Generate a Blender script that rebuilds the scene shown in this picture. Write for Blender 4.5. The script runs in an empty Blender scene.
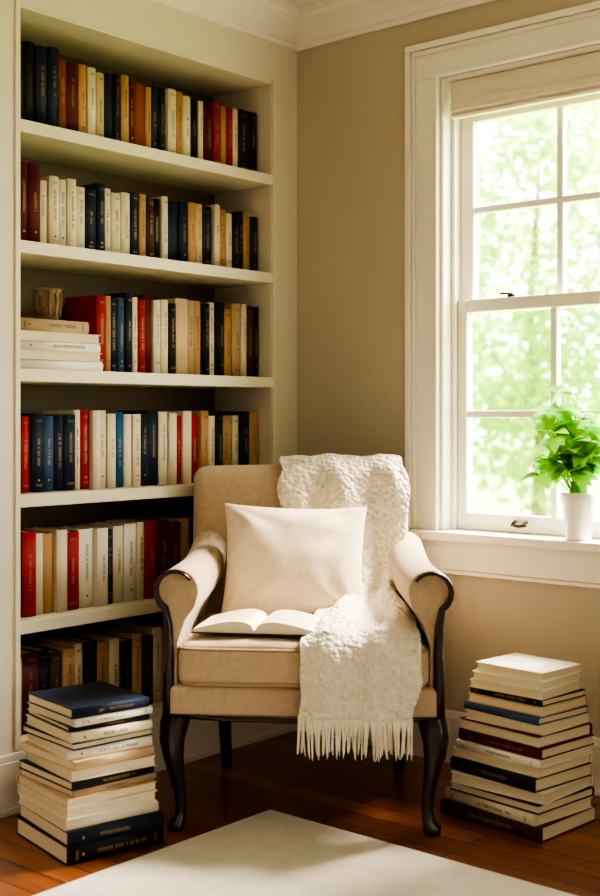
import bpy, bmesh, math, random
from mathutils import Vector, Matrix, noise
random.seed(7)
S = bpy.context.scene
COL = S.collection

# ------------------------------------------------------------------ helpers
def lin(h):
    h = h.lstrip('#')
    out = []
    for i in (0, 2, 4):
        c = int(h[i:i+2], 16) / 255
        out.append(c / 12.92 if c <= .04045 else ((c + .055) / 1.055) ** 2.4)
    return (*out, 1)

def mat(name, hexc, rough=.6, bump=0, bscale=50, var=0, vscale=4, spec=.4, sheen=0, coat=0, kind='noise', hex2=None, aniso=None, island=0, bdist=.004):
    m = bpy.data.materials.new(name); m.use_nodes = True
    nt = m.node_tree; N = nt.nodes; L = nt.links
    b = N['Principled BSDF']
    b.inputs['Roughness'].default_value = rough
    b.inputs['Specular IOR Level'].default_value = spec
    b.inputs['Sheen Weight'].default_value = sheen
    b.inputs['Coat Weight'].default_value = coat
    c = lin(hexc)
    b.inputs['Base Color'].default_value = c
    tc = N.new('ShaderNodeTexCoord')
    if var or hex2:
        n = N.new('ShaderNodeTexNoise'); n.inputs['Scale'].default_value = vscale; n.inputs['Detail'].default_value = 5
        if aniso:
            mp = N.new('ShaderNodeMapping'); mp.inputs['Scale'].default_value = aniso
            L.new(tc.outputs['Object'], mp.inputs[0]); L.new(mp.outputs[0], n.inputs['Vector'])
        else:
            L.new(tc.outputs['Object'], n.inputs['Vector'])
        r = N.new('ShaderNodeValToRGB')
        r.color_ramp.elements[0].position = .3; r.color_ramp.elements[1].position = .7
        r.color_ramp.elements[0].color = lin(hex2) if hex2 else tuple(v * (1 - var) for v in c[:3]) + (1,)
        r.color_ramp.elements[1].color = c if hex2 else tuple(min(1, v * (1 + var)) for v in c[:3]) + (1,)
        L.new(n.outputs['Fac'], r.inputs[0]); L.new(r.outputs[0], b.inputs['Base Color'])
        if island:
            g = N.new('ShaderNodeNewGeometry'); mr = N.new('ShaderNodeMapRange')
            mr.inputs['To Min'].default_value = 1 - island; mr.inputs['To Max'].default_value = 1 + island
            L.new(g.outputs['Random Per Island'], mr.inputs['Value'])
            hs = N.new('ShaderNodeHueSaturation'); L.new(mr.outputs[0], hs.inputs['Value']); L.new(r.outputs[0], hs.inputs['Color'])
            L.new(hs.outputs[0], b.inputs['Base Color'])
    if bump:
        if kind == 'voronoi':
            t = N.new('ShaderNodeTexVoronoi'); o = t.outputs['Distance']
        else:
            t = N.new('ShaderNodeTexNoise'); t.inputs['Detail'].default_value = 6; o = t.outputs['Fac']
        t.inputs['Scale'].default_value = bscale
        L.new(tc.outputs['Object'], t.inputs['Vector'])
        bp = N.new('ShaderNodeBump'); bp.inputs['Strength'].default_value = bump; bp.inputs['Distance'].default_value = bdist
        if kind == 'voronoi': bp.invert = True
        L.new(o, bp.inputs['Height']); L.new(bp.outputs[0], b.inputs['Normal'])
    return m

def obj_from_bm(name, bm, mats, smooth=False, parent=None, bevel=0, loc=None):
    me = bpy.data.meshes.new(name)
    bmesh.ops.recalc_face_normals(bm, faces=bm.faces)
    bm.to_mesh(me); bm.free()
    if smooth:
        for p in me.polygons: p.use_smooth = True
    o = bpy.data.objects.new(name, me); COL.objects.link(o)
    for m in (mats if isinstance(mats, (list, tuple)) else [mats]): me.materials.append(m)
    if parent: o.parent = parent
    if bevel:
        md = o.modifiers.new('bevel', 'BEVEL'); md.width = bevel; md.segments = 2; md.limit_method = 'ANGLE'
    if loc: o.location = loc
    return o

def add_box(bm, x0, x1, y0, y1, z0, z1, M=None, mi=0):
    co = [(x0,y0,z0),(x1,y0,z0),(x1,y1,z0),(x0,y1,z0),(x0,y0,z1),(x1,y0,z1),(x1,y1,z1),(x0,y1,z1)]
    v = [bm.verts.new(M @ Vector(c) if M else c) for c in co]
    for f in ((0,3,2,1),(4,5,6,7),(0,1,5,4),(1,2,6,5),(2,3,7,6),(3,0,4,7)):
        fa = bm.faces.new([v[i] for i in f]); fa.material_index = mi

def boxes(name, lst, m, bevel=.002, parent=None):
    bm = bmesh.new()
    for b in lst:
        a = list(b)
        for i in (0, 2, 4):
            if a[i] > a[i+1]: a[i], a[i+1] = a[i+1], a[i]
        add_box(bm, *a[:6], mi=(a[6] if len(a) > 6 else 0))
    return obj_from_bm(name, bm, m, parent=parent, bevel=bevel)

def empty(name, loc=(0,0,0), rz=0):
    e = bpy.data.objects.new(name, None); COL.objects.link(e)
    e.location = loc; e.rotation_euler = (0, 0, rz); e.empty_display_size = .1
    return e

def tube(bm, pts, rad, seg=8, mi=0, cap=True, sq=(1,1)):
    pts = [Vector(p) for p in pts]; rings = []
    for i, p in enumerate(pts):
        t = (pts[min(i+1, len(pts)-1)] - pts[max(i-1, 0)]).normalized()
        up = Vector((0,1,0)) if abs(t.y) < .9 else Vector((1,0,0))
        a = t.cross(up).normalized(); b = t.cross(a).normalized()
        r = rad[i] if isinstance(rad, (list, tuple)) else rad
        rings.append([bm.verts.new(p + (a*math.cos(2*math.pi*k/seg)*sq[0] + b*math.sin(2*math.pi*k/seg)*sq[1])*r) for k in range(seg)])
    for i in range(len(rings)-1):
        for k in range(seg):
            f = bm.faces.new((rings[i][k], rings[i][(k+1)%seg], rings[i+1][(k+1)%seg], rings[i+1][k])); f.material_index = mi
    if cap:
        bm.faces.new(rings[0]).material_index = mi; bm.faces.new(rings[-1]).material_index = mi

def lathe(bm, prof, seg=32, mi=0, c=(0,0)):
    rings = []
    for r, z in prof:
        rings.append([bm.verts.new((c[0]+r*math.cos(2*math.pi*k/seg), c[1]+r*math.sin(2*math.pi*k/seg), z)) for k in range(seg)])
    for i in range(len(rings)-1):
        for k in range(seg):
            f = bm.faces.new((rings[i][k], rings[i][(k+1)%seg], rings[i+1][(k+1)%seg], rings[i+1][k])); f.material_index = mi
    bm.faces.new(rings[0]).material_index = mi; bm.faces.new(rings[-1]).material_index = mi

def rounded_box(bm, hx, hy, hz, r, n=26, fn=None):
    tmp = bmesh.new(); bmesh.ops.create_cube(tmp, size=2)
    bmesh.ops.subdivide_edges(tmp, edges=tmp.edges, cuts=n, use_grid_fill=True)
    mp = {}
    for v in tmp.verts:
        u = Vector((math.sin(v.co.x*math.pi/2), math.sin(v.co.y*math.pi/2), math.sin(v.co.z*math.pi/2)))
        p = Vector((u.x*hx, u.y*hy, u.z*hz))
        inn = Vector((max(-hx+r, min(hx-r, p.x)), max(-hy+r, min(hy-r, p.y)), max(-hz+r, min(hz-r, p.z))))
        d = p - inn
        if d.length > 1e-6: p = inn + d.normalized()*r
        if fn: p = fn(p, u)
        mp[v.index] = bm.verts.new(p)
    for f in tmp.faces: bm.faces.new([mp[v.index] for v in f.verts])
    tmp.free()

# ------------------------------------------------------------------ materials
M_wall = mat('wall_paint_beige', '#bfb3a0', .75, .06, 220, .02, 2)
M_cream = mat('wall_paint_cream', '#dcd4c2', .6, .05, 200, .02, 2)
M_trim = mat('trim_paint_white', '#eee7da', .38, .03, 60, .01)
M_ceil = mat('ceiling_paint', '#e8e3d8', .8, .05, 150, .01)
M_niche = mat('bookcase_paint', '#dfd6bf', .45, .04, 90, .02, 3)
M_back = mat('bookcase_back_dark', '#6e614b', .6, .04, 90, .03, 3)  # back panel in a much darker tone than the sides and shelves
M_linen = mat('linen_upholstery', '#c2ab90', .9, .6, 380, .08, 60, .12, .3)
M_pipe = mat('linen_piping', '#a88f74', .85, .3, 500, .04, 60, .2, .2)
M_pil = mat('pillow_linen', '#e6d2ba', .9, .6, 340, .07, 80, .1, .3)
M_wood = mat('dark_mahogany', '#26120c', .25, .08, 60, .3, 12, .5, 0, .4, aniso=(1,1,.2))
M_throw = mat('knitted_wool', '#f6ead6', .95, 1.0, 70, .10, 55, .1, .5, kind='voronoi', bdist=.010)
M_fringe = mat('wool_fringe', '#f1e5d2', .95, .4, 300, .05, 30, .1, .5)
M_rug = mat('wool_rug', '#d6cdbe', .95, .9, 260, .07, 18, .1, .3)
M_page = mat('book_pages', '#ddd0b4', .85, .5, 40, .06, 200, .2, aniso=None)
M_pot = mat('white_ceramic', '#eeeae2', .25, .02, 30, .01, 4, .5)
M_soil = mat('potting_soil', '#2b1c12', .95, .9, 90, .3, 60)
M_vase = mat('carved_stone', '#7f6a4f', .7, .9, 70, .25, 40, kind='voronoi')
M_metal = mat('dark_brass', '#3c3226', .35, 0, 1, .05, 20); M_metal.node_tree.nodes['Principled BSDF'].inputs['Metallic'].default_value = .9
M_shade = mat('shade_fabric', '#e6dcc6', .9, .3, 300, .03, 30)
M_lawn = mat('lawn_grass', '#a9c46c', .9, .5, 30, .2, 3)
M_bark = mat('tree_bark', '#b5ab8e', .9, .8, 20, .2, 8)

def leafmat(name, h1, h2, tr=.5, island=.3):
    m = mat(name, h1, .45, .1, 60, .1, 6, .4, hex2=h2, island=island)
    nt = m.node_tree; N = nt.nodes; L = nt.links
    b = N['Principled BSDF']; out = N['Material Output']
    t = N.new('ShaderNodeBsdfTranslucent'); mx = N.new('ShaderNodeMixShader'); mx.inputs[0].default_value = tr
    src = b.inputs['Base Color'].links[0].from_socket
    L.new(src, t.inputs['Color'])
    L.new(b.outputs[0], mx.inputs[1]); L.new(t.outputs[0], mx.inputs[2]); L.new(mx.outputs[0], out.inputs[0])
    return m
M_leaf = leafmat('houseplant_leaf', '#b4e650', '#5cab2a', .5, .25)
M_tree = leafmat('tree_leaf', '#e4f2a8', '#b6dc74', .6, .12)

M_glass = bpy.data.materials.new('window_glass'); M_glass.use_nodes = True
nt = M_glass.node_tree; nt.nodes.remove(nt.nodes['Principled BSDF'])
a = nt.nodes.new('ShaderNodeBsdfTransparent'); g = nt.nodes.new('ShaderNodeBsdfGlossy'); g.inputs['Roughness'].default_value = .02
mx = nt.nodes.new('ShaderNodeMixShader'); mx.inputs[0].default_value = .04
nt.links.new(a.outputs[0], mx.inputs[1]); nt.links.new(g.outputs[0], mx.inputs[2]); nt.links.new(mx.outputs[0], nt.nodes['Material Output'].inputs[0])

# hardwood floor
M_floor = bpy.data.materials.new('hardwood_planks'); M_floor.use_nodes = True
nt = M_floor.node_tree; N = nt.nodes; L = nt.links; b = N['Principled BSDF']
tc = N.new('ShaderNodeTexCoord'); mp = N.new('ShaderNodeMapping'); mp.inputs['Rotation'].default_value = (0, 0, math.radians(90))
L.new(tc.outputs['Object'], mp.inputs[0])
br = N.new('ShaderNodeTexBrick'); br.inputs['Scale'].default_value = 1; br.inputs['Brick Width'].default_value = 1.1
br.inputs['Row Height'].default_value = .085; br.inputs['Mortar Size'].default_value = .0024; br.offset = .37
br.inputs['Color1'].default_value = lin('#a5623a'); br.inputs['Color2'].default_value = lin('#764026'); br.inputs['Mortar'].default_value = lin('#1c0c06')
L.new(mp.outputs[0], br.inputs['Vector'])
mp2 = N.new('ShaderNodeMapping'); mp2.inputs['Scale'].default_value = (30, 1.6, 1)
L.new(tc.outputs['Object'], mp2.inputs[0])
gn = N.new('ShaderNodeTexNoise'); gn.inputs['Scale'].default_value = 2; gn.inputs['Detail'].default_value = 8; gn.inputs['Distortion'].default_value = .6
L.new(mp2.outputs[0], gn.inputs['Vector'])
rp = N.new('ShaderNodeValToRGB'); rp.color_ramp.elements[0].position = .3; rp.color_ramp.elements[0].color = (.45,.4,.36,1); rp.color_ramp.elements[1].position = .7; rp.color_ramp.elements[1].color = (1,1,1,1)
L.new(gn.outputs['Fac'], rp.inputs[0])
mm = N.new('ShaderNodeMix'); mm.data_type = 'RGBA'; mm.blend_type = 'MULTIPLY'; mm.inputs['Factor'].default_value = .8
L.new(br.outputs['Color'], mm.inputs['A']); L.new(rp.outputs[0], mm.inputs['B']); L.new(mm.outputs['Result'], b.inputs['Base Color'])
b.inputs['Roughness'].default_value = .3; b.inputs['Coat Weight'].default_value = .3; b.inputs['Coat Roughness'].default_value = .15
bp = N.new('ShaderNodeBump'); bp.inputs['Strength'].default_value = .25; bp.inputs['Distance'].default_value = .002; bp.invert = True
L.new(br.outputs['Fac'], bp.inputs['Height']); L.new(bp.outputs[0], b.inputs['Normal'])

# ------------------------------------------------------------------ room shell
NX0, NX1, NZ1, ND = -1.19, -.127, 2.25, .28   # bookcase niche
CH = 2.50
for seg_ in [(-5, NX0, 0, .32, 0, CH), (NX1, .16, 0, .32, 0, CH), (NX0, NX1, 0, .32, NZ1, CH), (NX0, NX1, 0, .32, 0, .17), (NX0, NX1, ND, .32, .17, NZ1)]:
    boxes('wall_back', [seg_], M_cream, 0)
WY0, WY1, WZ0, WZ1 = -.605, -1.345, .72, 2.183
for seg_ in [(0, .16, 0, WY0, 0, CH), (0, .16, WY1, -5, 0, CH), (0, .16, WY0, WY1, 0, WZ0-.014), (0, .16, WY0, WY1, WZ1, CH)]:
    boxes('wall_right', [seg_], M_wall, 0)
boxes('floor', [(-5, .16, -5, .32, -.1, 0)], M_floor, 0)
boxes('ceiling', [(-5, .16, -5, .32, CH, CH+.1)], M_ceil, 0)

def crown(name, along):
    prof = [(0, 2.385), (.012, 2.385), (.014, 2.40), (.022, 2.405), (.03, 2.43), (.05, 2.455), (.075, 2.468), (.082, 2.48), (.095, 2.484), (.097, 2.5), (0, 2.5)]
    bm = bmesh.new(); A = []; B = []
    for d, z in prof:
        if along == 'x':
            A.append(bm.verts.new((-5, -d, z))); B.append(bm.verts.new((-d, -d, z)))
        else:
            A.append(bm.verts.new((-d, -5, z))); B.append(bm.verts.new((-d, -d, z)))
    n = len(prof)
    for i in range(n): bm.faces.new((A[i], A[(i+1)%n], B[(i+1)%n], B[i]))
    bm.faces.new(A); bm.faces.new(B)
    return obj_from_bm(name, bm, M_trim)
crown('trim_1', 'x'); crown('trim_2', 'y')
boxes('baseboard_back', [(-5, -.02, -.016, 0, 0, .145), (-5, -.02, -.011, 0, .145, .165), (-5, -.02, -.024, -.016, 0, .02)], M_trim, .003)
boxes('baseboard_right', [(-.016, 0, 0, -5, 0, .145), (-.011, 0, 0, -5, .145, .165), (-.024, -.016, 0, -5, 0, .02)], M_trim, .003)

# ------------------------------------------------------------------ built-in bookcase
SH = [1.93, 1.592, 1.233, .880, .525, .19]
TH = .036
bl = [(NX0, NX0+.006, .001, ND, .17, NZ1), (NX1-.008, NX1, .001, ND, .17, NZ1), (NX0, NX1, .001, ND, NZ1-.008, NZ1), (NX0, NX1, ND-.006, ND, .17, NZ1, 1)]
for z in SH:
    bl.append((NX0, NX1, -.004, ND-.006, z-TH, z))
bl += [(NX1-.006, NX1+.012, -.006, .001, .17, NZ1+.01), (NX0-.014, NX0+.003, -.006, .001, .17, NZ1+.01)]
boxes('built_in_bookcase', bl, [M_niche, M_back], .002)

# ------------------------------------------------------------------ books
PAL = {'N': '#16233a', 'K': '#14161c', 'R': '#a3242a', 'D': '#5c171c', 'T': '#bd9468', 'C': '#e0d3b8', 'W': '#ede6d6',
       'O': '#8e4526', 'B': '#1f5a80', 'S': '#34506e', 'G': '#b59b7c', 'P': '#d2b58f', 'M': '#4a2a1e'}
keys = list(PAL)
BM = [mat('book_cloth_'+k, PAL[k], .55, .25, 500, .05, 8, .35) for k in keys]
M_foil = mat('gold_foil', '#a58a5c', .45, 0, 1, .05, 40)
M_ink = mat('dark_ink', '#5a4c3c', .6, 0, 1, .05, 40)
BOOKM = BM + [M_page, M_foil, M_ink]
PI, FI, II = len(BM), len(BM)+1, len(BM)+2

def quad(bm, M, x0, x1, y, z0, z1, mi):
    v = [bm.verts.new(M @ Vector(c)) for c in ((x0,y,z0),(x1,y,z0),(x1,y,z1),(x0,y,z1))]
    bm.faces.new(v).material_index = mi

def add_book(bm, M, t, d, h, key, title=True, rng=random):
    """x thickness, spine at y=0 facing -y, height along z"""
    ci = keys.index(key); c = .0025; bu = min(.006, t*.16)
    add_box(bm, -t/2, -t/2+c, .004, d, 0, h, M, ci)
    add_box(bm, t/2-c, t/2, .004, d, 0, h, M, ci)
    add_box(bm, -t/2+c, t/2-c, .006, d-.005, .003, h-.003, M, PI)
    n = 6; fr = []; bk = []
    for z in (0, h):
        fr.append([bm.verts.new(M @ Vector((-t/2+t*i/n, .004-bu*(1-(2*i/n-1)**2)**.7, z))) for i in range(n+1)])
        bk.append([bm.verts.new(M @ Vector((-t/2+t*i/n, .0075, z))) for i in range(n+1)])
    for i in range(n):
        f = bm.faces.new((fr[0][i], fr[0][i+1], fr[1][i+1], fr[1][i])); f.material_index = ci; f.smooth = True
        for q in (0, 1):
            bm.faces.new((fr[q][i], fr[q][i+1], bk[q][i+1], bk[q][i])).material_index = ci
    if not title or t < .012 or rng.random() < .12: return
    ti = II if key in 'CWPTG' else FI
    if rng.random() < .2 and key in 'CW': ti = keys.index(rng.choice('NDB'))
    y = .004-bu-.0009
    style = rng.random()
    for zz in (.08, .9):
        if style < .4:
            quad(bm, M, -t*.25, t*.25, y+.0004, h*zz, h*zz+.0013, ti)
            quad(bm, M, -t*.25, t*.25, y+.0004, h*zz+.004, h*zz+.005, ti)
    z = h*rng.uniform(.28, .45); zend = h*rng.uniform(.62, .82)
    w = min(t*rng.uniform(.12, .19), .0048)
    while z < zend:
        l = rng.uniform(.0022, .0045)
        if rng.random() < .85:
            k = rng.random()
            quad(bm, M, -w, w if k < .5 else w*.4, y, z, z+.001, ti)
            quad(bm, M, -w, w, y, z+l-.0009, z+l, ti)
            if k > .4: quad(bm, M, -w, -w+.001, y, z, z+l, ti)
        z += l+.0016
    if rng.random() < .4:
        quad(bm, M, -w*.7, w*.7, y, h*.14, h*.14+.005, ti)

rows = [
 ("N12 K9 N9 N10 O6 D12 T8 C7 P8 N8 K6 T8 D6 O10 T6 N9 K6 C7 T7 C8 K8 C6 D8 R8 T6 R8 C6 N12 K11", (.205, .222), SH[0], NX0+.010),
 ("R8 D9 D9 C8 C9 C8 C9 C9 N10 N8 C8 C8 C8 N9 T6 M8 K7 C6 N11 N9 T8 P8 N10 C6 T8 C7 K8 K6 T8 N10", (.19, .212), SH[1], NX0+.010),
 ("R9 T6 N9 S7 N8 C6 R7 D8 C8 C8 K8 P16 G8 T8 K8 C8 K8 T9 G11 C8 M8 K9", (.225, .25), SH[2], -.866),
 ("R9 R8 N10 S9 N8 N9 C6 R9 C7 C8 C8 B7 C8 C8 N9 N10 C8 C8 R6 C8 R8 T8 C8 K8 T8 G6 C8 N9 T9", (.215, .24), SH[3], NX0+.010),
 ("B9 R11 C8 T8 C8 R11 W15 W9 N6 C8 W10 C8 R10 D11 D12 T10 D10 M9 T8 K8 C8 N9 D9 T8", (.225, .245), SH[4], NX0+.010),
 ("T9 D11 K9 M8 T8 C7 N9 T9 C8 K10 P8 M10 C8 T8 N10 K9 D9 T8 M9 C8 K10 N9 T8", (.215, .24), SH[5], NX0+.010)]
bm = bmesh.new()
for ri, (spec, (h0, h1), z, xs) in enumerate(rows):
    it = [(s[0], float(s[1:])*random.uniform(.85, 1.15)) for s in spec.split()]
    xe = NX1-.014
    k = (xe-xs)/sum(w for _, w in it); x = xs
    for j, (key, w) in enumerate(it):
        t = w*k
        h = random.uniform(h0, h1)
        if ri == 0 and j < 4: h = .238 + .004*(j % 2)
        if ri == 1 and j < 3: h = .232
        if ri == 2 and j < 2: h = .232
        dy = .05+random.uniform(-.006, .012)
        M = Matrix.Translation((x+t/2, dy, z+.0005))
        add_book(bm, M, t-.0012, random.uniform(.14, .17), h, key)
        x += t
zz = SH[2]+.0005
pz = [('W', .028, .31, 0), ('C', .027, .305, 1), ('W', .026, .30, 0), ('C', .028, .30, 1), ('G', .036, .255, 0)]
for key, t, h, fl in pz:
    M = Matrix.Translation((NX0+.012, .02, zz+t/2)) @ Matrix.Rotation(math.radians(90), 4, 'Y')
    if fl: M = Matrix.Translation((NX0+.012, .02+.16, zz+t/2)) @ Matrix.Scale(-1, 4, (0,1,0)) @ Matrix.Rotation(math.radians(90), 4, 'Y')
    add_book(bm, M, t-.0008, .16, h, key)
    zz += t
pile_top = zz
obj_from_bm('shelf_books', bm, BOOKM)

def stack(name, cx, cy, base, spec, seed, lean=(0,0)):
    rg = random.Random(seed); bm = bmesh.new(); z = .0005
    for key, t, h, d, fl in spec:
        an = base+math.radians(rg.uniform(-4, 4))
        R = Matrix.Translation((rg.uniform(-.006, .006)+lean[0]*z, rg.uniform(-.006, .006)+lean[1]*z, z+t/2)) @ Matrix.Rotation(an, 4, 'Z')
        if fl: R = R @ Matrix.Rotation(math.pi, 4, 'Z')
        M = R @ Matrix.Translation((-h/2, -d/2, 0)) @ Matrix.Rotation(math.radians(90), 4, 'Y')
        add_book(bm, M, t-.0008, d, h, key, rng=rg)
        z += t
    return obj_from_bm(name, bm, BOOKM, loc=(cx, cy, 0))
stack('stack_of_books', -1.210, -.325, math.radians(-10), [
  ('K', .046, .27, .30, 0), ('N', .036, .265, .30, 0), ('C', .026, .26, .285, 0), ('W', .028, .255, .28, 1), ('P', .024, .255, .285, 1),
  ('G', .018, .245, .27, 0), ('K', .022, .24, .27, 0), ('C', .026, .24, .265, 1), ('P', .024, .235, .265, 0), ('W', .026, .235, .255, 0), ('K', .018, .235, .26, 1), ('C', .024, .23, .26, 0),
  ('K', .014, .225, .25, 0), ('W', .020, .225, .25, 0), ('N', .026, .22, .245, 0)], 3, (-.02, -.02))
stack('stack_of_books', -.335, -1.090, math.radians(-96), [
  ('M', .040, .33, .262, 0), ('C', .030, .31, .25, 0), ('N', .024, .30, .25, 1), ('W', .030, .30, .245, 1), ('K', .036, .29, .245, 0), ('C', .024, .29, .24, 1),
  ('W', .022, .285, .24, 0), ('D', .028, .28, .235, 0), ('D', .032, .275, .23, 1), ('C', .026, .26, .22, 1), ('S', .020, .255, .22, 0), ('P', .024, .25, .21, 1),
  ('K', .018, .24, .20, 0), ('C', .022, .235, .20, 1), ('W', .024, .225, .19, 1), ('W', .022, .22, .185, 1)], 5, (.06, -.04))

# carved cup on the flat pile
bm = bmesh.new()
lathe(bm, [(.028, 0), (.034, .003), (.032, .012), (.037, .032), (.040, .055), (.037, .074), (.039, .084), (.043, .091), (.040, .093), (.034, .088), (.032, .04), (.02, .01)], 28)
for i in range(12):
    a0 = 2*math.pi*i/12
    tube(bm, [(.035*math.cos(a0), .035*math.sin(a0), .012), (.041*math.cos(a0), .041*math.sin(a0), .05), (.039*math.cos(a0), .039*math.sin(a0), .078)], .0035, 5)
obj_from_bm('stone_cup', bm, M_vase, True, loc=(-1.034, .072, pile_top+.0005))

# ------------------------------------------------------------------ window
W = empty('window_1')
o0, o1 = WY0+.117, WY1-.117; zt = WZ1+.115
cs = [(-.016, 0, WY0, o0-.021, .7355, WZ1), (-.016, 0, o1+.021, WY1, .7355, WZ1), (-.016, 0, o1+.021, o0-.021, WZ1+.0005, zt-.021),
      (-.032, 0, o0-.02, o0, .7355, zt-.0205), (-.032, 0, o1, o1+.02, .7355, zt-.0205), (-.032, 0, o1, o0, zt-.02, zt),
      (-.022, -.0165, WY0, WY0+.014, .7355, WZ1), (-.022, -.0165, WY1-.014, WY1, .7355, WZ1), (-.022, -.0165, WY1-.014, WY0+.014, WZ1+.001, WZ1+.014),
      (-.023, -.0165, o0-.036, o0-.021, .7355, zt-.038), (-.023, -.0165, o1+.021, o1+.036, .7355, zt-.038), (-.023, -.0165, o1+.021, o0-.021, zt-.037, zt-.0215)]
boxes('casing', cs, M_trim, .003, W)
boxes('jamb', [(0, .16, WY0-.012, WY0, .7355, WZ1-.0125), (0, .16, WY1, WY1+.012, .7355, WZ1-.0125), (0, .16, WY1, WY0, WZ1-.012, WZ1),
               (.045, .06, WY0-.026, WY0-.0125, .7355, WZ1-.013), (.045, .06, WY1+.0125, WY1+.026, .7355, WZ1-.013)], M_trim, .002, W)
boxes('sill_stool', [(-.055, .0, o1-.02, o0+.02, .706, .735), (.0005, .16, WY1, WY0, .706, .735)], M_trim, .005, W)
boxes('apron', [(-.018, 0, o1, o0, .613, .7055), (-.024, 0, o1, o0, .60, .6125)], M_trim, .003, W)
GY0, GY1, GM = -.665, -1.285, -.975
def sash(name, x0, x1, z0, zg0, zmid, zg1, z1):
    l = [(x0, x1, WY0-.013, GY0, z0, z1), (x0, x1, GY1, WY1+.013, z0, z1), (x0+.0005, x1-.0005, GY0, GY1, z0, zg0), (x0+.0005, x1-.0005, GY0, GY1, zg1, z1),
         (x0+.004, x1-.004, GM-.011, GM+.011, zg0, zg1), (x0+.005, x1-.005, GY0, GY1, zmid-.011, zmid+.011)]
    boxes(name, l, M_trim, .003, W)
    xm = (x0+x1)/2
    boxes(name+'_glass', [(xm-.0015, xm+.0015, GY1, GY0, zg0, zg1)], M_glass, 0, W)
sash('lower_sash', .062, .098, .736, .79, 1.106, 1.432, 1.473)
sash('upper_sash', .101, .137, 1.432, 1.473, 1.765, 2.05, WZ1-.013)
bm = bmesh.new()
lathe(bm, [(.013, 1.473), (.014, 1.478), (.010, 1.484), (.004, 1.488)], 16, c=(.08, -.82))
tube(bm, [(.08, -.82, 1.484), (.072, -.80, 1.486), (.07, -.785, 1.486)], .004, 8)
tube(bm, [(.062, -.885, .772), (.05, -.885, .768), (.046, -.885, .76)], .005, 8)
tube(bm, [(.062, -.845, .772), (.05, -.845, .768), (.046, -.845, .76)], .005, 8)
tube(bm, [(.046, -.89, .762), (.044, -.865, .758), (.046, -.84, .762)], .005, 8)
obj_from_bm('sash_hardware', bm, M_metal, True, W)
# raised fabric shade
bm = bmesh.new()
y0, y1 = WY1+.03, WY0-.03
prev = None
prof = [(.02, 2.168), (.016, 2.12), (.022, 2.105), (.012, 2.095), (.010, 2.072), (.022, 2.066), (.014, 2.058), (.018, 2.050), (.036, 2.050), (.04, 2.168)]
for i in range(2):
    yy = (y0, y1)[i]
    cur = [bm.verts.new((x, yy, z)) for x, z in prof]
    if prev:
        for k in range(len(cur)): bm.faces.new((prev[k], prev[(k+1) % len(cur)], cur[(k+1) % len(cur)], cur[k]))
        bm.faces.new(prev); bm.faces.new(cur)
    prev = cur
obj_from_bm('window_shade', bm, M_shade, bevel=.002)

# ------------------------------------------------------------------ potted plant on the sill
P = empty('potted_plant', (-.004, -1.096, .7355))
bm = bmesh.new()
lathe(bm, [(.034, 0), (.037, .003), (.047, .115), (.052, .12), (.053, .138), (.050, .141), (.045, .138), (.044, .12), (.034, .01)], 36)
obj_from_bm('pot', bm, M_pot, True, P)
bm = bmesh.new(); lathe(bm, [(.0005, .118), (.043, .12), (.043, .125), (.02, .13), (.001, .131)], 24)
obj_from_bm('soil', bm, M_soil, True, P)
def leaf(bm, base, dirv, nrm, L_, Wd, curl=.25, mi=0):
    d = dirv.normalized(); s = d.cross(nrm).normalized(); n = s.cross(d).normalized()
    prof = [(0, .05), (.15, .6), (.38, 1), (.62, .82), (.84, .4), (1, .02)]
    rows_ = []
    for u, w in prof:
        c = base + d*(u*L_) - n*(curl*L_*u*u)
        rows_.append([bm.verts.new(c + s*(w*Wd*.5) + n*(.12*Wd*w)), bm.verts.new(c), bm.verts.new(c - s*(w*Wd*.5) + n*(.12*Wd*w))])
    for i in range(len(rows_)-1):
        for k in range(2):
            f = bm.faces.new((rows_[i][k], rows_[i][k+1], rows_[i+1][k+1], rows_[i+1][k])); f.material_index = mi; f.smooth = True
rg = random.Random(11)
bm = bmesh.new()
for s_ in range(42):
    a = rg.uniform(0, 2*math.pi); sp = rg.uniform(.02, .15); hh = rg.uniform(.07, .34)*(1-.3*sp/.15)
    if math.cos(a)*sp > .045: sp *= .35   # keep clear of glass
    p0 = Vector((rg.uniform(-.02, .02), rg.uniform(-.02, .02), .128))
    tip = Vector((math.cos(a)*sp*.8, math.sin(a)*sp*1.15+.035, .128+hh))
    mid = p0.lerp(tip, .5) + Vector((0, 0, .03))
    pts = [p0, p0.lerp(mid, .6), mid, mid.lerp(tip, .55)+Vector((0,0,.008)), tip]
    tube(bm, pts, [.0022, .002, .0018, .0015, .001], 5)
    for i in range(6):
        u = rg.uniform(.4, 1)
        q = p0.lerp(tip, u) + Vector((0, 0, .03*math.sin(u*math.pi)))
        a2 = a + rg.uniform(-1.9, 1.9)
        d = Vector((math.cos(a2), math.sin(a2), rg.uniform(-.55, .6)))
        Lf = rg.uniform(.05, .085)
        if (q+d.normalized()*Lf).x > .045: d.x = -abs(d.x)*.5
        leaf(bm, q, d, Vector((rg.uniform(-.5, .3)-.5, rg.uniform(-.4, .4), 1)), Lf, rg.uniform(.03, .05), rg.uniform(.1, .5))
obj_from_bm('foliage', bm, M_leaf, False, P)

# ------------------------------------------------------------------ armchair
CX, CY = -.572, -.536
A = empty('upholstered_armchair', (CX, CY, 0), math.radians(-52.4))
bm = bmesh.new()
rounded_box(bm, .360, .30, .042, .014, 16)
obj_from_bm('seat_rail', bm, M_linen, True, A, loc=(0, -.035, .350))
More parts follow.
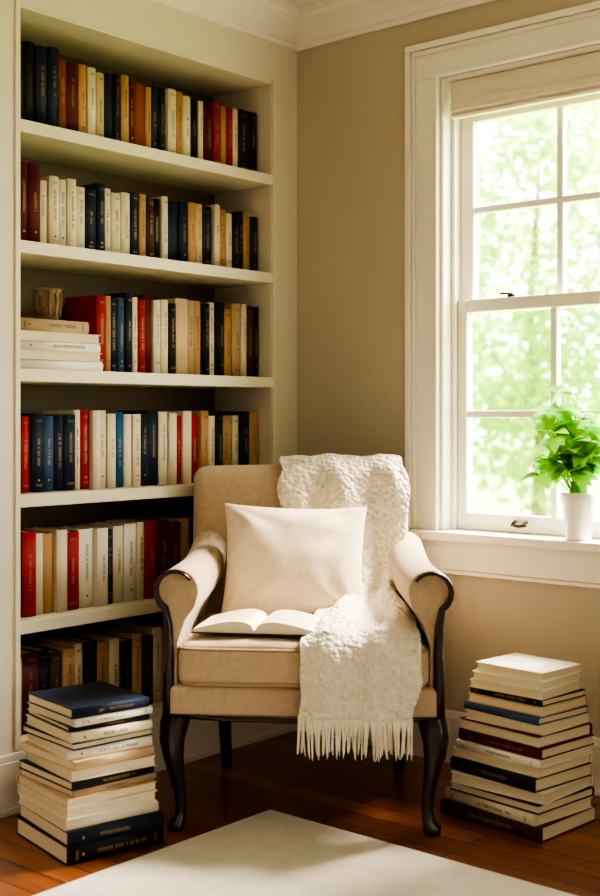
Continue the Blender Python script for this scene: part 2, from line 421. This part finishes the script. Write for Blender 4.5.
# seat cushion
bm = bmesh.new()
def fc(p, u):
    k = (1-u.x**2)*(1-u.y**2)
    q = p.copy()
    if u.z > 0: q.z += .018*max(0, k)**.5*u.z
    if u.y < 0: q.y -= .018*(1-u.x**2)*(-u.y)
    q.z += .0025*noise.noise(p*7)
    return q
rounded_box(bm, .330, .262, .056, .03, 30, fc)
obj_from_bm('seat_cushion', bm, M_linen, True, A, loc=(0, -.085, .446))
def loop_pipe(bm, hx, hy, r, z, rad, bow=0):
    pts = []
    for cx, cy, a0 in ((hx-r, hy-r, 0), (-hx+r, hy-r, 90), (-hx+r, -hy+r, 180), (hx-r, -hy+r, 270)):
        for k in range(7):
            an = math.radians(a0+k*15); pts.append(Vector((cx+r*math.cos(an), cy+r*math.sin(an), z)))
    out = []
    for i, p in enumerate(pts):
        q = pts[(i+1) % len(pts)]; n = max(1, int((q-p).length/.03))
        for k in range(n): out.append(p.lerp(q, k/n))
    for p in out:
        if p.y < 0: p.y -= bow*(1-(p.x/hx)**2)*min(1, -p.y/hy)
    out.append(out[0].copy()); tube(bm, out, rad, 6)
bm = bmesh.new()
loop_pipe(bm, .325, .257, .03, .486-.446+.0, .0045, .017); loop_pipe(bm, .325, .257, .03, -.044, .0045, .017)
obj_from_bm('cushion_piping', bm, M_pipe, True, A, loc=(0, -.085, .449))
# backrest
bm = bmesh.new()
def fb(p, u):
    q = p.copy()
    if u.z > 0: q.z += .006*(1-u.x**2)*u.z
    if u.y < 0: q.y -= .022*max(0, (1-u.x**2)*(1-u.z**2))**.6
    q.y += .22*p.z
    q.x *= 1 + .02*u.z
    return q
rounded_box(bm, .332, .06, .30, .038, 30, fb)
obj_from_bm('backrest', bm, M_linen, True, A, loc=(-.038, .272, .640))
# arms
for s in (1, -1):
    prof = [(.332, .315), (.332, .50), (.312, .56), (.284, .598)]
    cx, cz, r = .332, .640, .058
    for k in range(15):
        an = math.radians(205 - k*(275/14)); prof.append((cx+r*math.cos(an), cz+r*math.sin(an)))
    prof += [(.364, .56), (.366, .315)]
    cxx = .345; czz = .5
    secs = [(-.318, .95), (-.315, .975), (-.308, .992), (-.298, 1)] + [(-.298+i*.048, 1) for i in range(1, 12)]
    bm = bmesh.new(); rings = []
    for y, sc in secs:
        t = max(0, (y+.05)/.28); ring = []
        for (x, z) in prof:
            zz2 = z + (.05*t*t if z > .55 else 0)
            wx = cxx + (x-cxx)*sc; wz = zz2 if z < .35 else czz + (zz2-czz)*(1-(1-sc)*.35)
            wx -= (.05 if s > 0 else .02)*max(0, (y+.3)/.55)*(1 if z > .55 else .4)
            ring.append(bm.verts.new((s*wx, y, wz)))
        rings.append(ring)
    n = len(prof)
    for i in range(len(rings)-1):
        for k in range(n): bm.faces.new((rings[i][k], rings[i][(k+1) % n], rings[i+1][(k+1) % n], rings[i+1][k]))
    bm.faces.new(rings[0]); bm.faces.new(rings[-1])
    o = obj_from_bm('arm_'+('right' if s > 0 else 'left'), bm, M_linen, True, A)
    md = o.modifiers.new('es', 'EDGE_SPLIT'); md.split_angle = math.radians(50)
    # dark wood scroll facing
    path = [(.356, .312, .016), (.355, .40, .015), (.354, .48, .0135), (.356, .55, .0115)]
    for k in range(15):
        an = math.radians(-58 + k*14.5); rr = .054 - k*.0004
        path.append((cx+.004+rr*math.cos(an), cz+rr*math.sin(an), .0095-k*.0004))
    bm = bmesh.new(); F = []
    for i, (x, z, w) in enumerate(path):
        x2, z2, _ = path[min(i+1, len(path)-1)]; x1, z1, _ = path[max(i-1, 0)]
        tx, tz = x2-x1, z2-z1; l = math.hypot(tx, tz); nx, nz = -tz/l, tx/l
        row = []
        for off, yy in ((-1, -.320), (-.8, -.331), (0, -.337), (.8, -.331), (1, -.320), (1, -.312), (-1, -.312)):
            row.append(bm.verts.new((s*(x+nx*w*off), yy, z+nz*w*off)))
        F.append(row)
    for i in range(len(F)-1):
        for k in range(7): bm.faces.new((F[i][k], F[i][(k+1) % 7], F[i+1][(k+1) % 7], F[i+1][k]))
    bm.faces.new(F[0]); bm.faces.new(F[-1])
    o = obj_from_bm('arm_scroll_'+('right' if s > 0 else 'left'), bm, M_wood, True, A)
    # front cabriole leg
    bm = bmesh.new()
    cl = [(.0, .345, .034), (.008, .315, .037), (.020, .28, .038), (.026, .245, .034), (.022, .20, .028), (.012, .15, .021), (.002, .10, .0165), (-.002, .06, .015), (.004, .03, .017), (.014, .014, .024), (.016, .004, .023), (.016, 0, .020)]
    dx, dy = s*.8, -.6
    tube(bm, [(s*.328+dx*o_, -.288+dy*o_, z) for o_, z, r_ in cl], [c_[2] for c_ in cl], 16)
    obj_from_bm('front_leg_'+('right' if s > 0 else 'left'), bm, M_wood, True, A)
    bm = bmesh.new()
    bl_ = [(.22, .345, .026), (.225, .25, .023), (.24, .15, .02), (.27, .06, .018), (.29, 0, .017)]
    tube(bm, [(s*.27, y, z) for y, z, r_ in bl_], [c_[2] for c_ in bl_], 12)
    obj_from_bm('back_leg_'+('right' if s > 0 else 'left'), bm, M_wood, True, A)
bm = bmesh.new(); tube(bm, [(-.345, -.33, .312), (-.2, -.338, .306), (0, -.34, .303), (.2, -.338, .306), (.345, -.33, .312)], .007, 8)
obj_from_bm('rail_moulding', bm, M_wood, True, A)

# throw pillow
bm = bmesh.new(); n = 44; top = []; bot = []
for sgn, arr in ((1, top), (-1, bot)):
    for i in range(n+1):
        row = []
        for j in range(n+1):
            u = -math.cos(math.pi*i/n); v = -math.cos(math.pi*j/n)
            x = u*.215*(1-.075*(1-v*v)); y = v*.188*(1-.08*(1-u*u))
            th = .088*max(0, (1-u**2)*(1-v**2))**.5
            w = .010*noise.noise(Vector((u*2.2, v*2.2, sgn*3)))
            for cu in (-1, 1):
                for cv in (-1, 1):
                    dd = math.hypot(u-cu, v-cv)
                    if dd < 1.1:
                        an = math.atan2(v-cv, u-cu); w += .006*math.sin(an*13+cu)*(1-dd/1.1)*min(1, dd*4)
            edge = min(1, 4*(1-abs(u)), 4*(1-abs(v)))
            row.append(bm.verts.new((x, sgn*(th+w*edge), y)))
        arr.append(row)
    for i in range(n):
        for j in range(n): bm.faces.new((arr[i][j], arr[i+1][j], arr[i+1][j+1], arr[i][j+1]))
bmesh.ops.remove_doubles(bm, verts=bm.verts, dist=.0005)
def to_world(v):
    a = math.radians(-52.4); return Vector((CX+v[0]*math.cos(a)-v[1]*math.sin(a), CY+v[0]*math.sin(a)+v[1]*math.cos(a), v[2]))
o = obj_from_bm('throw_pillow', bm, M_pil, True)
o.location = to_world((-.045, .07, .660)); o.rotation_euler = (math.radians(-23), math.radians(1.5), math.radians(-52.4+3))

# knitted throw blanket
T = empty('throw_blanket', (CX, CY, 0), math.radians(-52.4))
ctrl = [ # y, z, xl, xr, puff
 (.385, .72, -.08, .26, 0), (.395, .82, -.09, .265, 0), (.408, .92, -.095, .272, 0), (.392, .948, -.10, .276, 0), (.35, .958, -.10, .280, 0), (.295, .952, -.10, .283, .002), (.262, .925, -.098, .286, .006),
 (.235, .86, -.105, .288, .014), (.205, .75, -.075, .282, .016), (.175, .65, -.03, .268, .020), (.15, .58, .005, .262, .026), (.105, .545, .022, .262, .032), (.03, .532, .025, .272, .030),
 (-.07, .527, .020, .288, .024), (-.18, .520, .010, .300, .014), (-.28, .515, .003, .310, .008), (-.345, .507, .0, .312, .006), (-.372, .475, -.004, .308, .007), (-.376, .42, -.006, .30, .008), (-.374, .37, -.006, .290, .007), (-.370, .325, -.006, .280, .006)]
def cr(p, t):
    i = min(int(t), len(p)-2); f = t-i
    P0 = p[max(i-1, 0)]; P1 = p[i]; P2 = p[i+1]; P3 = p[min(i+2, len(p)-1)]
    return [.5*((2*b_)+(-a_+c_)*f+(2*a_-5*b_+4*c_-d_)*f*f+(-a_+3*b_-3*c_+d_)*f**3) for a_, b_, c_, d_ in zip(P0, P1, P2, P3)]
nv, nu = 300, 110
bm = bmesh.new(); G = []
for j in range(nv+1):
    t = (len(ctrl)-1)*j/nv
    y, z, xl, xr, pf = cr(ctrl, t)
    ya, za = cr(ctrl, max(0, t-.05))[:2]; yb, zb = cr(ctrl, min(len(ctrl)-1.0001, t+.05))[:2]
    ty, tz = yb-ya, zb-za; l = math.hypot(ty, tz) or 1; ny, nz = tz/l, -ty/l
    row = []
    xl += .010*noise.noise(Vector((t*.8, 3, 0))); xr += .008*noise.noise(Vector((t*.8, 9, 0)))
    for i in range(nu+1):
        u = i/nu
        x = xl+(xr-xl)*u
        ed = min(1, .12+u*5, .4+(1-u)*6)
        ph = u*13+1.6*math.sin(t*.45)+.25*t + 1.5*noise.noise(Vector((u*1.5, t*.3, 8)))
        fold = (.5+.5*math.sin(ph))**1.3
        fold2 = .5+.5*math.sin(u*29-t*.6)
        nz_ = noise.noise(Vector((u*3.2, t*.55, 1.7)))
        front = t > 16
        amp = .006 if 2.5 < t < 6 else (.016 if not front else .009)
        off = .008 + ed*(pf*(.3+.7*fold) + amp*fold + .003*fold2 + (.006 if 2.5 < t < 6 else .014)*max(0, nz_+.2))
        off += .003*noise.noise(Vector((u*14, t*2.4, 5)))
        off += .0018*math.sin(x*620+math.sin(t*25)*.6)*math.sin(t*9*math.pi*1.15+(i % 2)*.4)
        x2 = x + .006*math.sin(t*1.1+u*6)
        row.append(bm.verts.new((x2, y+ny*off, z+nz*off)))
    G.append(row)
for j in range(nv):
    for i in range(nu): bm.faces.new((G[j][i], G[j][i+1], G[j+1][i+1], G[j+1][i]))
ends = [G[nv][i].co.copy() for i in range(nu+1)]
o = obj_from_bm('knit_cloth', bm, M_throw, True, T)
md = o.modifiers.new('sol', 'SOLIDIFY'); md.thickness = .009; md.offset = 0
bm = bmesh.new(); rg = random.Random(4)
for i in range(0, 74):
    u = i/73*nu; k = min(int(u), nu-1); p = ends[k].lerp(ends[k+1], u-k)
    dx = rg.uniform(-.008, .008); dy = rg.uniform(-.008, .004); L_ = rg.uniform(.085, .108)
    tube(bm, [p+Vector((0, 0, .006)), p+Vector((dx*.2, 0, -.012)), p+Vector((dx*.7, dy*.5, -L_*.5)), p+Vector((dx, dy, -L_*.85)), p+Vector((dx*1.3, dy, -L_))], [.0030, .0034, .0022, .0022, .0010], 6)
obj_from_bm('fringe', bm, M_fringe, True, T)

# open book on the seat
O = empty('open_book'); O.location = to_world((-.118, -.205, .522)); O.rotation_euler = (0, 0, math.radians(-52.4-6))
bm = bmesh.new(); n = 18; H2 = .105; Wb = .165
for s in (1, -1):
    tp = []; bt = []
    for i in range(n+1):
        u = i/n; z = .006 + .026*math.sin(math.pi*min(1, u**.55*.93)) + .004*(1-u)
        x = s*u*Wb
        tp.append([bm.verts.new((x, q*H2, z)) for q in (-1, 1)]); bt.append([bm.verts.new((x*1.01, q*H2, .004)) for q in (-1, 1)])
    for i in range(n):
        bm.faces.new((tp[i][0], tp[i+1][0], tp[i+1][1], tp[i][1])); bm.faces.new((bt[i][0], bt[i+1][0], bt[i+1][1], bt[i][1]))
        bm.faces.new((tp[i][0], tp[i+1][0], bt[i+1][0], bt[i][0])); bm.faces.new((tp[i][1], tp[i+1][1], bt[i+1][1], bt[i][1]))
    bm.faces.new((tp[n][0], tp[n][1], bt[n][1], bt[n][0]))
obj_from_bm('pages', bm, mat('paper_pages', '#e6d8be', .8, .15, 200, .03, 30), False, O)
boxes('cover', [(-Wb-.006, -.004, -H2-.005, H2+.005, 0, .004), (.004, Wb+.006, -H2-.005, H2+.005, 0, .004), (-.006, .006, -H2-.005, H2+.005, -.001, .003)], BM[keys.index('M')], .001, O)
bm = bmesh.new()
rg = random.Random(2)
for s in (1, -1):
    for r_ in range(17):
        y = H2-.02-r_*.0105; e = .86 if rg.random() < .8 else rg.uniform(.4, .8); prev = None
        for i in range(9):
            u = .16+(e-.16)*i/8; z = .0066 + .026*math.sin(math.pi*min(1, u**.55*.93)) + .004*(1-u)
            cur = (bm.verts.new((s*u*Wb, y, z)), bm.verts.new((s*u*Wb, y-.0022, z)))
            if prev: bm.faces.new((prev[0], cur[0], cur[1], prev[1]))
            prev = cur
obj_from_bm('printed_lines', bm, mat('printer_ink', '#8a7e6e', .8, 0, 1, .1, 100), False, O)

# rug
boxes('area_rug', [(-3.1, -.743, -3.6, -.541, .0005, .009)], M_rug, .004)

# ------------------------------------------------------------------ garden outside
boxes('lawn', [(.3, 60, -40, 50, -.75, -.7)], M_lawn, 0)
def tree(name, cx, cy, sc, blobs, n, seed):
    rg = random.Random(seed); E = empty(name, (cx, cy, -.699)); bm = bmesh.new()
    tube(bm, [(0,0,0), (.05*sc,.02*sc,sc), (0,.08*sc,2*sc), (.1*sc,.05*sc,3.2*sc)], [.07*sc,.05*sc,.04*sc,.02*sc], 10)
    for bx, by, bz, br_ in blobs:
        tube(bm, [(0,.05*sc,1.2*sc), (bx*.5*sc, by*.5*sc, (bz*.6+.3)*sc), (bx*sc, by*sc, bz*sc)], [.015*sc,.01*sc,.006*sc], 6)
    obj_from_bm('trunk', bm, M_bark, True, E)
    bm = bmesh.new()
    for i in range(n):
        bx, by, bz, br_ = rg.choice(blobs)
        v = Vector((rg.gauss(0,1), rg.gauss(0,1), rg.gauss(0,1))).normalized()*br_*rg.uniform(.45, 1.05)
        c = (Vector((bx, by, bz))+v)*sc
        c.z = max(c.z, .25)
        d = Vector((rg.uniform(-1,1), rg.uniform(-1,1), rg.uniform(-1,.4))).normalized()
        s = d.cross(Vector((rg.uniform(-1,1), rg.uniform(-1,1), 1))).normalized(); l = rg.uniform(.12, .22)
        bm.faces.new([bm.verts.new(c), bm.verts.new(c+d*l*.5+s*l*.3), bm.verts.new(c+d*l), bm.verts.new(c+d*l*.5-s*l*.3)])
    obj_from_bm('leaves', bm, M_tree, False, E)
BL = [(0,0,2.9,.8), (-.6,.7,2.5,.6), (.5,-.7,2.6,.6), (-.3,-.5,1.8,.55), (.3,.5,1.7,.6), (.2,-.1,3.5,.6), (-.4,.9,1.4,.5), (0,0,1.0,.6), (.3,-.9,1.2,.55)]
tree('garden_tree', 10.5, 5.0, 1.55, BL, 9000, 1)
tree('garden_tree', 13.5, 3.4, 1.3, BL, 5000, 2)
tree('garden_tree', 14.0, 9.2, 1.7, BL, 7000, 3)

# ------------------------------------------------------------------ light
w = bpy.data.worlds.new('daylight'); S.world = w; w.use_nodes = True
nt = w.node_tree; N = nt.nodes; L = nt.links; bg = N['Background']
tc = N.new('ShaderNodeTexCoord'); sx = N.new('ShaderNodeSeparateXYZ'); L.new(tc.outputs['Generated'], sx.inputs[0])
mr = N.new('ShaderNodeMapRange'); mr.interpolation_type = 'SMOOTHSTEP'
mr.inputs['From Min'].default_value = -.05; mr.inputs['From Max'].default_value = .45
L.new(sx.outputs['X'], mr.inputs['Value'])
mx = N.new('ShaderNodeMix'); mx.data_type = 'RGBA'
mx.inputs['A'].default_value = (.27, .24, .205, 1); mx.inputs['B'].default_value = (10.5, 10.2, 9.4, 1)
L.new(mr.outputs[0], mx.inputs['Factor']); L.new(mx.outputs['Result'], bg.inputs['Color']); bg.inputs['Strength'].default_value = 1

sun = bpy.data.lights.new('sun', 'SUN'); sun.energy = 21; sun.angle = math.radians(20); sun.color = (1, .92, .79)
so = bpy.data.objects.new('sun', sun); COL.objects.link(so)
so.rotation_euler = Vector((-.62, .24, -.78)).to_track_quat('-Z', 'Y').to_euler(); so.location = (3, -1, 4)

# ------------------------------------------------------------------ camera
cam = bpy.data.cameras.new('camera'); co = bpy.data.objects.new('camera', cam); COL.objects.link(co)
co.location = (-3.273, -2.819, 1.1); co.rotation_euler = (math.radians(90), 0, -math.atan2(.7593, .6508))
cam.sensor_width = 36; cam.lens = 1225*36/896; cam.shift_y = -32/896; cam.clip_start = .05
cam.dof.use_dof = True; cam.dof.focus_distance = 3.7; cam.dof.aperture_fstop = 2.4
S.camera = co
S.view_settings.view_transform = 'AgX'
S.view_settings.look = 'AgX - High Contrast'
S.view_settings.exposure = .5
